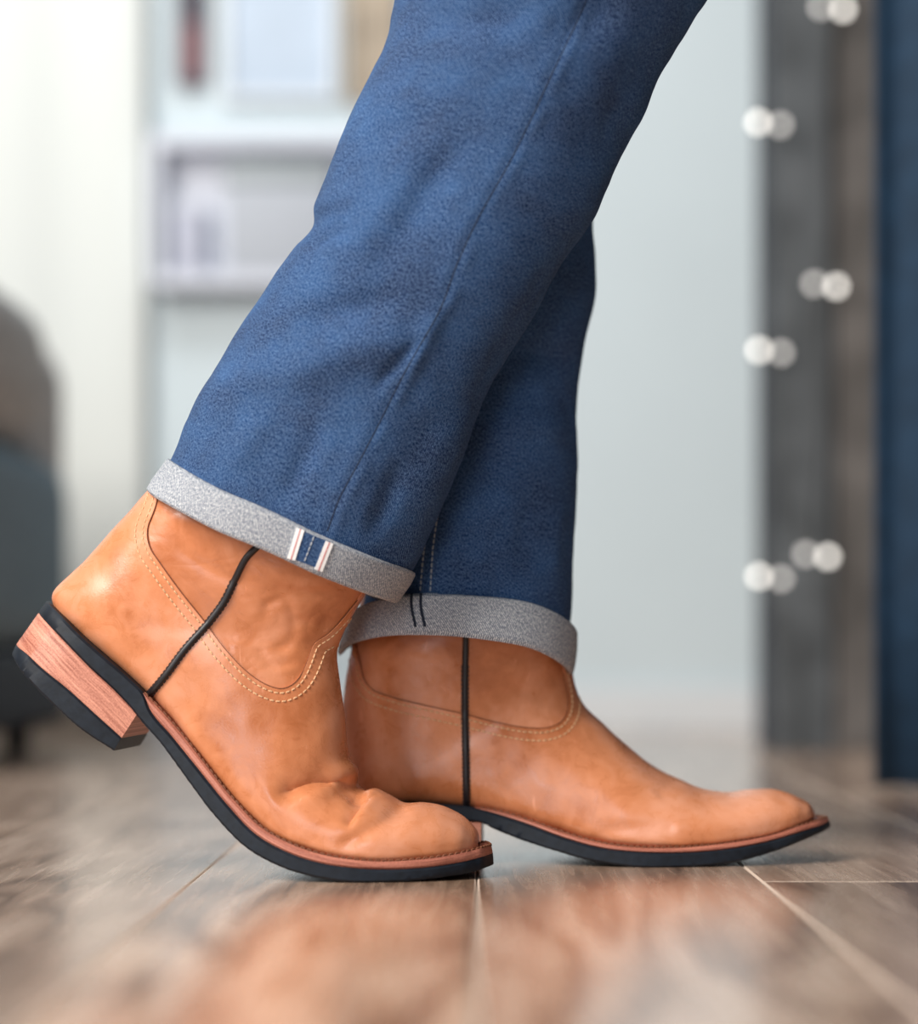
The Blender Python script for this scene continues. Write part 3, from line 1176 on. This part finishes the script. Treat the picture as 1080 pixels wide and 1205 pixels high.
# seam thread down the outside of the near leg
hp = hits(legA_tree, smooth_line(seamA, 220)[6:])
mb = MB()
mb.tube([p - n_ * 0.0001 for p, n_ in hp], 0.00035, 6)
mb.build('side_seam', 'dark_thread', legA, True, 'dark stitched side seam')
# inner-leg seam with two pale stitch rows on the far leg, dark chain stitches on its cuff
mb = MB()
for l in ([(508, 600), (500, 640), (494, 700)], [(516, 600), (510, 640), (506, 700)]):
    stitch_row(mb, hits(legB_tree, smooth_line(l, 80)), 0.0026, 0.0012, 0.0005, 0.0002)
mb.build('inseam_stitching', 'white_thread', legB, True, 'double row of pale stitches')
for l in ([(484.5, 690), (484, 712), (489, 738)], [(496, 689.5), (495, 712), (500, 737.5)]):
    h = hits(cufB_tree, smooth_line(l, 40))
    mb = MB()
    mb.tube([p + n_ * 0.0002 for p, n_ in h], 0.0009, 7)
    mb.build('cuff_seam', 'dark_thread', cufB, True, 'dark seam line across the cuff')

# ------------------------------------------------------------------ background things
def px_at(px, py, y):
    return (px - 540) * y / F_PX, CAM_H - (py - HOR) * y / F_PX


M['grey_cloth'] = plain('grey_upholstery', (0.50, 0.49, 0.48), 0.9, 0.2, 60, 0.2, 0.002)
M['box_seam'] = plain('grey_piping', (0.17, 0.165, 0.16), 0.9)
M['slate_cloth'] = plain('slate_upholstery', (0.20, 0.27, 0.32), 0.9, 0.2, 60, 0.2, 0.002)
M['navy_base'] = plain('navy_base', (0.012, 0.017, 0.030), 0.7)
M['navy_cloth'] = plain('navy_curtain_cloth', (0.012, 0.036, 0.072), 0.75, 0.3, 40, 0.2, 0.001)
M['sheer'] = plain('white_curtain_cloth', (0.75, 0.78, 0.755), 0.9, 0.2)
M['pillar'] = plain('grey_weathered_wood', (0.095, 0.104, 0.112), 0.75, 0.3, 9, 0.55, 0.004)
M['pillar_b'] = plain('brown_grey_weathered_wood', (0.115, 0.106, 0.10), 0.75, 0.3, 9, 0.5, 0.004)
M['bulb'] = plain('lit_bulb', (0.9, 0.88, 0.82), 0.3, 0.5, emit=((1.0, 0.95, 0.88), 4.0))
M['bulb_dim'] = plain('frosted_bulb', (0.75, 0.75, 0.72), 0.35, 0.5, emit=((1.0, 0.95, 0.90), 1.8))
M['socket'] = plain('bulb_socket', (0.10, 0.10, 0.10), 0.5)
M['cord'] = plain('grey_cord', (0.09, 0.09, 0.09), 0.6)

# armchair at the left edge
AY = 2.35
xr, _ = px_at(84, 0, AY + 0.64)
ch = empty('armchair', (xr - 0.38, AY + 0.35, 0.0), 'slate blue armchair with grey back and dark base beside the white curtain', 'armchair')


def rounded(cx, cy, cz, sx, sy, sz, bev):
    bm = bmesh.new()
    bmesh.ops.create_cube(bm, size=1)
    bmesh.ops.scale(bm, vec=(sx, sy, sz), verts=bm.verts)
    bmesh.ops.bevel(bm, geom=bm.edges[:], offset=bev, segments=6, affect='EDGES', profile=0.5)
    bmesh.ops.translate(bm, vec=(cx, cy, cz), verts=bm.verts)
    bm.verts.index_update()
    r = ([v.co[:] for v in bm.verts], [[v.index for v in f.verts] for f in bm.faces])
    bm.free()
    return r


v, f = rounded(xr - 0.38, AY + 0.62, 0.36, 0.74, 0.16, 0.40, 0.075)
build('backrest', v, f, 'grey_cloth', ch)
for s, xx in ((1, xr - 0.065), (-1, xr - 0.695)):
    v, f = rounded(xx, AY + 0.33, 0.263, 0.13, 0.66, 0.255, 0.055)
    build('armrest', v, f, 'slate_cloth', ch)
v, f = rounded(xr - 0.38, AY + 0.30, 0.22, 0.50, 0.56, 0.14, 0.04)
build('seat_cushion', v, f, 'slate_cloth', ch)
v, f = rounded(xr - 0.38, AY + 0.35, 0.085, 0.74, 0.66, 0.10, 0.02)
build('base', v, f, 'navy_base', ch)
for sx in (-1, 1):
    for sy in (-1, 1):
        MB().lathe((xr - 0.38 + sx * 0.31, AY + 0.35 + sy * 0.27, 0), [(0.0, 0), (0.016, 0), (0.022, 0.045), (0.0, 0.045)], 14).build('leg', 'navy_base', ch)
# grey cushion leaning along the arm beside the curtain
cu = empty('cushion', (xr - 0.075, AY + 0.27, 0.391), 'rounded grey cushion resting on the slate blue arm of the armchair', 'cushion')
v, f = rounded(xr - 0.075, AY + 0.27, 0.486, 0.15, 0.50, 0.19, 0.07)
build('cover', v, f, 'grey_cloth', cu)
pts = [(xr - 0.15 + 0.004, AY + 0.09 + 0.018 * k, 0.486) for k in range(20)]
MB().tube(pts, 0.004, 8).build('piping', 'box_seam', cu)


def curtain(name, label, x_a, x_b, y, z0, z1, waves, depth, m, group=None):
    n, k = waves * 14, 10
    v, f = [], []
    for i in range(n + 1):
        t = i / n
        for j in range(k + 1):
            u = j / k
            d = depth * (0.75 + 0.25 * u) * math.sin(t * waves * 2 * math.pi + 0.5 * math.sin(3 * t + u))
            v.append((x_a + (x_b - x_a) * t + 0.3 * depth * math.sin(9 * t + 2 * u) * u * (1 - t) * t, y + d, z1 + (z0 - z1) * u))
    for i in range(n):
        for j in range(k):
            f.append((i * (k + 1) + j, (i + 1) * (k + 1) + j, (i + 1) * (k + 1) + j + 1, i * (k + 1) + j + 1))
    root = empty(name, ((x_a + x_b) / 2, y, z0), label, 'curtain', group)
    o = build('fabric', v, f, m, root)
    md = o.modifiers.new('thickness', 'SOLIDIFY')
    md.thickness = 0.003
    mb = MB()
    mb.tube([(x_a - 0.06, y, z1 + 0.012), (x_b + 0.06, y, z1 + 0.012)], 0.011, 12)
    mb.build('rail', 'socket', root)
    return root


xa, _ = px_at(1037, 0, 2.10)
curtain('navy_curtain', 'dark navy curtain hanging almost to the floor beside the grey boards', xa, xa + 0.62, 2.12, 0.004, 2.1, 6, 0.016, 'navy_cloth')
xb, _ = px_at(163, 0, WY - 0.12)
curtain('white_curtain', 'bright white curtain hanging at the back wall behind the armchair', xb - 1.2, xb, WY - 0.035, 0.01, 2.1, 7, 0.008, 'sheer')

# boarded pillar with globe lights
PY = 2.92
pl, _ = px_at(908, 0, PY)
pr, _ = px_at(1036, 0, PY)
pil = empty('boarded_pillar', ((pl + pr) / 2, PY + 0.1, 0.0), 'dark grey weathered board pillar hung with string lights', 'pillar')
MB().box(((pl + pr) / 2 + 0.05, PY + 0.10, 1.1), (pr - pl + 0.09, 0.17, 2.2)).build('core', 'navy_base', pil, False)
wd = (pr - pl + 0.10) / 3
for i in range(3):
    MB().box((pl + wd * (i + 0.5), PY + 0.01 * (i % 2), 1.1), (wd - 0.004, 0.025, 2.2), 0, 0.003).build('board', 'pillar' if i != 1 else 'pillar_b', pil, False)


def string_light(label, pts, y):
    x_, z_ = px_at(pts[0][0], pts[0][1], y)
    root = empty('string_light', (x_, y, 2.0), label, 'string lights', 'string lights on the pillar')
    cordp = [(px_at(pts[0][0], 0, y)[0], y, 2.0)]
    for (p, q, s) in pts:
        xx, zz = px_at(p + 12, q, y)
        cordp.append((xx, y + 0.02, zz + 0.03))
    cordp.append((cordp[-1][0] + 0.01, y + 0.02, cordp[-1][2] - 0.12))
    P = np.array(cordp)
    d = np.concatenate([[0], np.cumsum(np.linalg.norm(np.diff(P, axis=0), axis=1))])
    t = np.linspace(0, d[-1], 60)
    MB().tube([(np.interp(a, d, P[:, 0]) + 0.004 * math.sin(a * 21), np.interp(a, d, P[:, 1]), np.interp(a, d, P[:, 2])) for a in t], 0.002, 6).build('cord', 'cord', root)
    for (p, q, s) in pts:
        for k, dx in enumerate((0, 26)):
            xx, zz = px_at(p + dx, q + 3 * k, y)
            prof = [(max(0.0002, 0.0062 * math.sin(math.pi * i / 14)), 0.0062 * -math.cos(math.pi * i / 14)) for i in range(15)]
            bo = MB().lathe((xx, y, zz), prof, 20).build('bulb', 'bulb' if (k == 1) == (s > 0) else 'bulb_dim', root)
            MB().lathe((xx, y, zz), [(0.0, 0.0055), (0.0035, 0.0055), (0.0035, 0.015), (0.002, 0.018), (0.0, 0.018)], 12).build('socket', 'socket', bo)
    return root


string_light('lit string lights with small round bulbs hanging down the middle of the grey pillar', [(966, 8, 1), (958, 334, 1), (948, 652, 1)], PY - 0.045)
string_light('string lights with small round bulbs along the pillar edge beside the pale wall', [(892, 144, -1), (893, 412, -1), (893, 678, -1)], PY - 0.05)

# pictures and shelf on the back wall, above the armchair side
M['pic_dark'] = plain('dark_print', (0.10, 0.09, 0.11), 0.6, 0.3, 8, 0.5)
M['pic_red'] = plain('red_print', (0.30, 0.16, 0.17), 0.6, 0.3, 8, 0.3)
M['pic_blue'] = plain('pale_blue_print', (0.52, 0.61, 0.72), 0.6, 0.3, 6, 0.12)
M['pic_tan'] = plain('tan_print', (0.42, 0.35, 0.27), 0.6, 0.3, 12, 0.3)
M['shelf'] = plain('white_shelf', (0.68, 0.71, 0.79), 0.5, 0.4)
M['box_grey'] = plain('grey_box', (0.46, 0.49, 0.54), 0.6, 0.3)
M['box_dark'] = plain('dark_grey_front', (0.36, 0.40, 0.42), 0.5, 0.4)
M['lav_box'] = plain('pale_lavender_box', (0.52, 0.54, 0.64), 0.6, 0.3)


def framed(label, x0p, x1p, y0p, y1p, frame_m, art_m, split=None):
    y = WY - 0.014
    xa_, zt = px_at(x0p, y0p, y)
    xb_, zb = px_at(x1p, y1p, y)
    cx, cz, sx, sz = (xa_ + xb_) / 2, (zt + zb) / 2, xb_ - xa_, zt - zb
    root = empty('wall_picture', (cx, WY, zb), label, 'picture')
    fw = 0.010
    for dx, dz, bx_, bz_ in ((0, sz / 2 - fw / 2, sx, fw), (0, -sz / 2 + fw / 2, sx, fw), (sx / 2 - fw / 2, 0, fw, sz - 2 * fw), (-sx / 2 + fw / 2, 0, fw, sz - 2 * fw)):
        MB().box((cx + dx, WY - 0.012, cz + dz), (bx_, 0.022, bz_)).build('frame_bar', frame_m, root, False)
    ih = sz - 2 * fw
    if split:
        MB().box((cx, WY - 0.006, cz + ih / 2 - ih * split / 2), (sx - 2 * fw, 0.008, ih * split)).build('print', art_m, root, False)
        MB().box((cx, WY - 0.006, cz - ih / 2 + ih * (1 - split) / 2), (sx - 2 * fw, 0.008, ih * (1 - split))).build('print', 'pic_red', root, False)
    else:
        MB().box((cx, WY - 0.006, cz), (sx - 2 * fw, 0.008, ih)).build('print', art_m, root, False)
    return root


framed('narrow dark wall picture with a reddish lower half', 206, 244, -150, 100, 'pic_dark', 'pic_dark', 0.72)
framed('large pale blue wall picture in a white frame', 262, 396, -120, 118, 'trim', 'pic_blue')
framed('tan brown wall picture beside the pale blue one', 406, 470, -140, 120, 'pic_tan', 'pic_tan')

sy0 = WY - 0.08
sh = empty('wall_shelf', (-0.30, WY, 0.70), 'white open wall shelf holding a grey box', 'shelf')
xa_, zt = px_at(176, 172, sy0)
xb_, zb = px_at(430, 322, sy0)
cx = (xa_ + xb_) / 2
MB().box((cx, WY - 0.04, zb - 0.008), (xb_ - xa_, 0.075, 0.020)).build('bottom_board', 'shelf', sh, False)
MB().box((cx, WY - 0.04, zt + 0.010), (xb_ - xa_, 0.075, 0.020)).build('top_board', 'shelf', sh, False)
for xx in (xa_ + 0.009, xb_ - 0.009):
    MB().box((xx, WY - 0.04, (zt + zb) / 2 + 0.001), (0.018, 0.075, zt - zb - 0.002)).build('side_board', 'shelf', sh, False)
MB().box((cx, WY - 0.007, (zt + zb) / 2), (xb_ - xa_ - 0.04, 0.010, zt - zb - 0.004)).build('back_board', 'shelf', sh, False)
bx0, _ = px_at(266, 0, WY - 0.07)
bx1, _ = px_at(392, 0, WY - 0.07)
bh = (zt - zb) * 0.88
gb = empty('storage_box', ((bx0 + bx1) / 2, WY - 0.045, zb + 0.002), 'grey storage box with a darker lid standing in the white wall shelf', 'box')
MB().box(((bx0 + bx1) / 2, WY - 0.045, zb + 0.002 + bh * 0.4), (bx1 - bx0, 0.056, bh * 0.8), 0, 0.006).build('body', 'box_grey', gb)
MB().box(((bx0 + bx1) / 2, WY - 0.045, zb + 0.002 + bh * 0.9), (bx1 - bx0 + 0.006, 0.060, bh * 0.2), 0, 0.004).build('lid', 'box_dark', gb)
lx0, _ = px_at(204, 0, WY - 0.07)
lx1, _ = px_at(238, 0, WY - 0.07)
lb = empty('storage_box', ((lx0 + lx1) / 2, WY - 0.045, zb + 0.002), 'small pale lavender box beside the grey box in the white wall shelf', 'box')
MB().box(((lx0 + lx1) / 2, WY - 0.045, zb + 0.002 + bh * 0.28), (lx1 - lx0, 0.050, bh * 0.56), 0, 0.004).build('body', 'lav_box', lb)
MB().box(((lx0 + lx1) / 2, WY - 0.045, zb + 0.002 + bh * 0.60), (lx1 - lx0 + 0.004, 0.054, bh * 0.08), 0, 0.002).build('lid', 'shelf', lb)
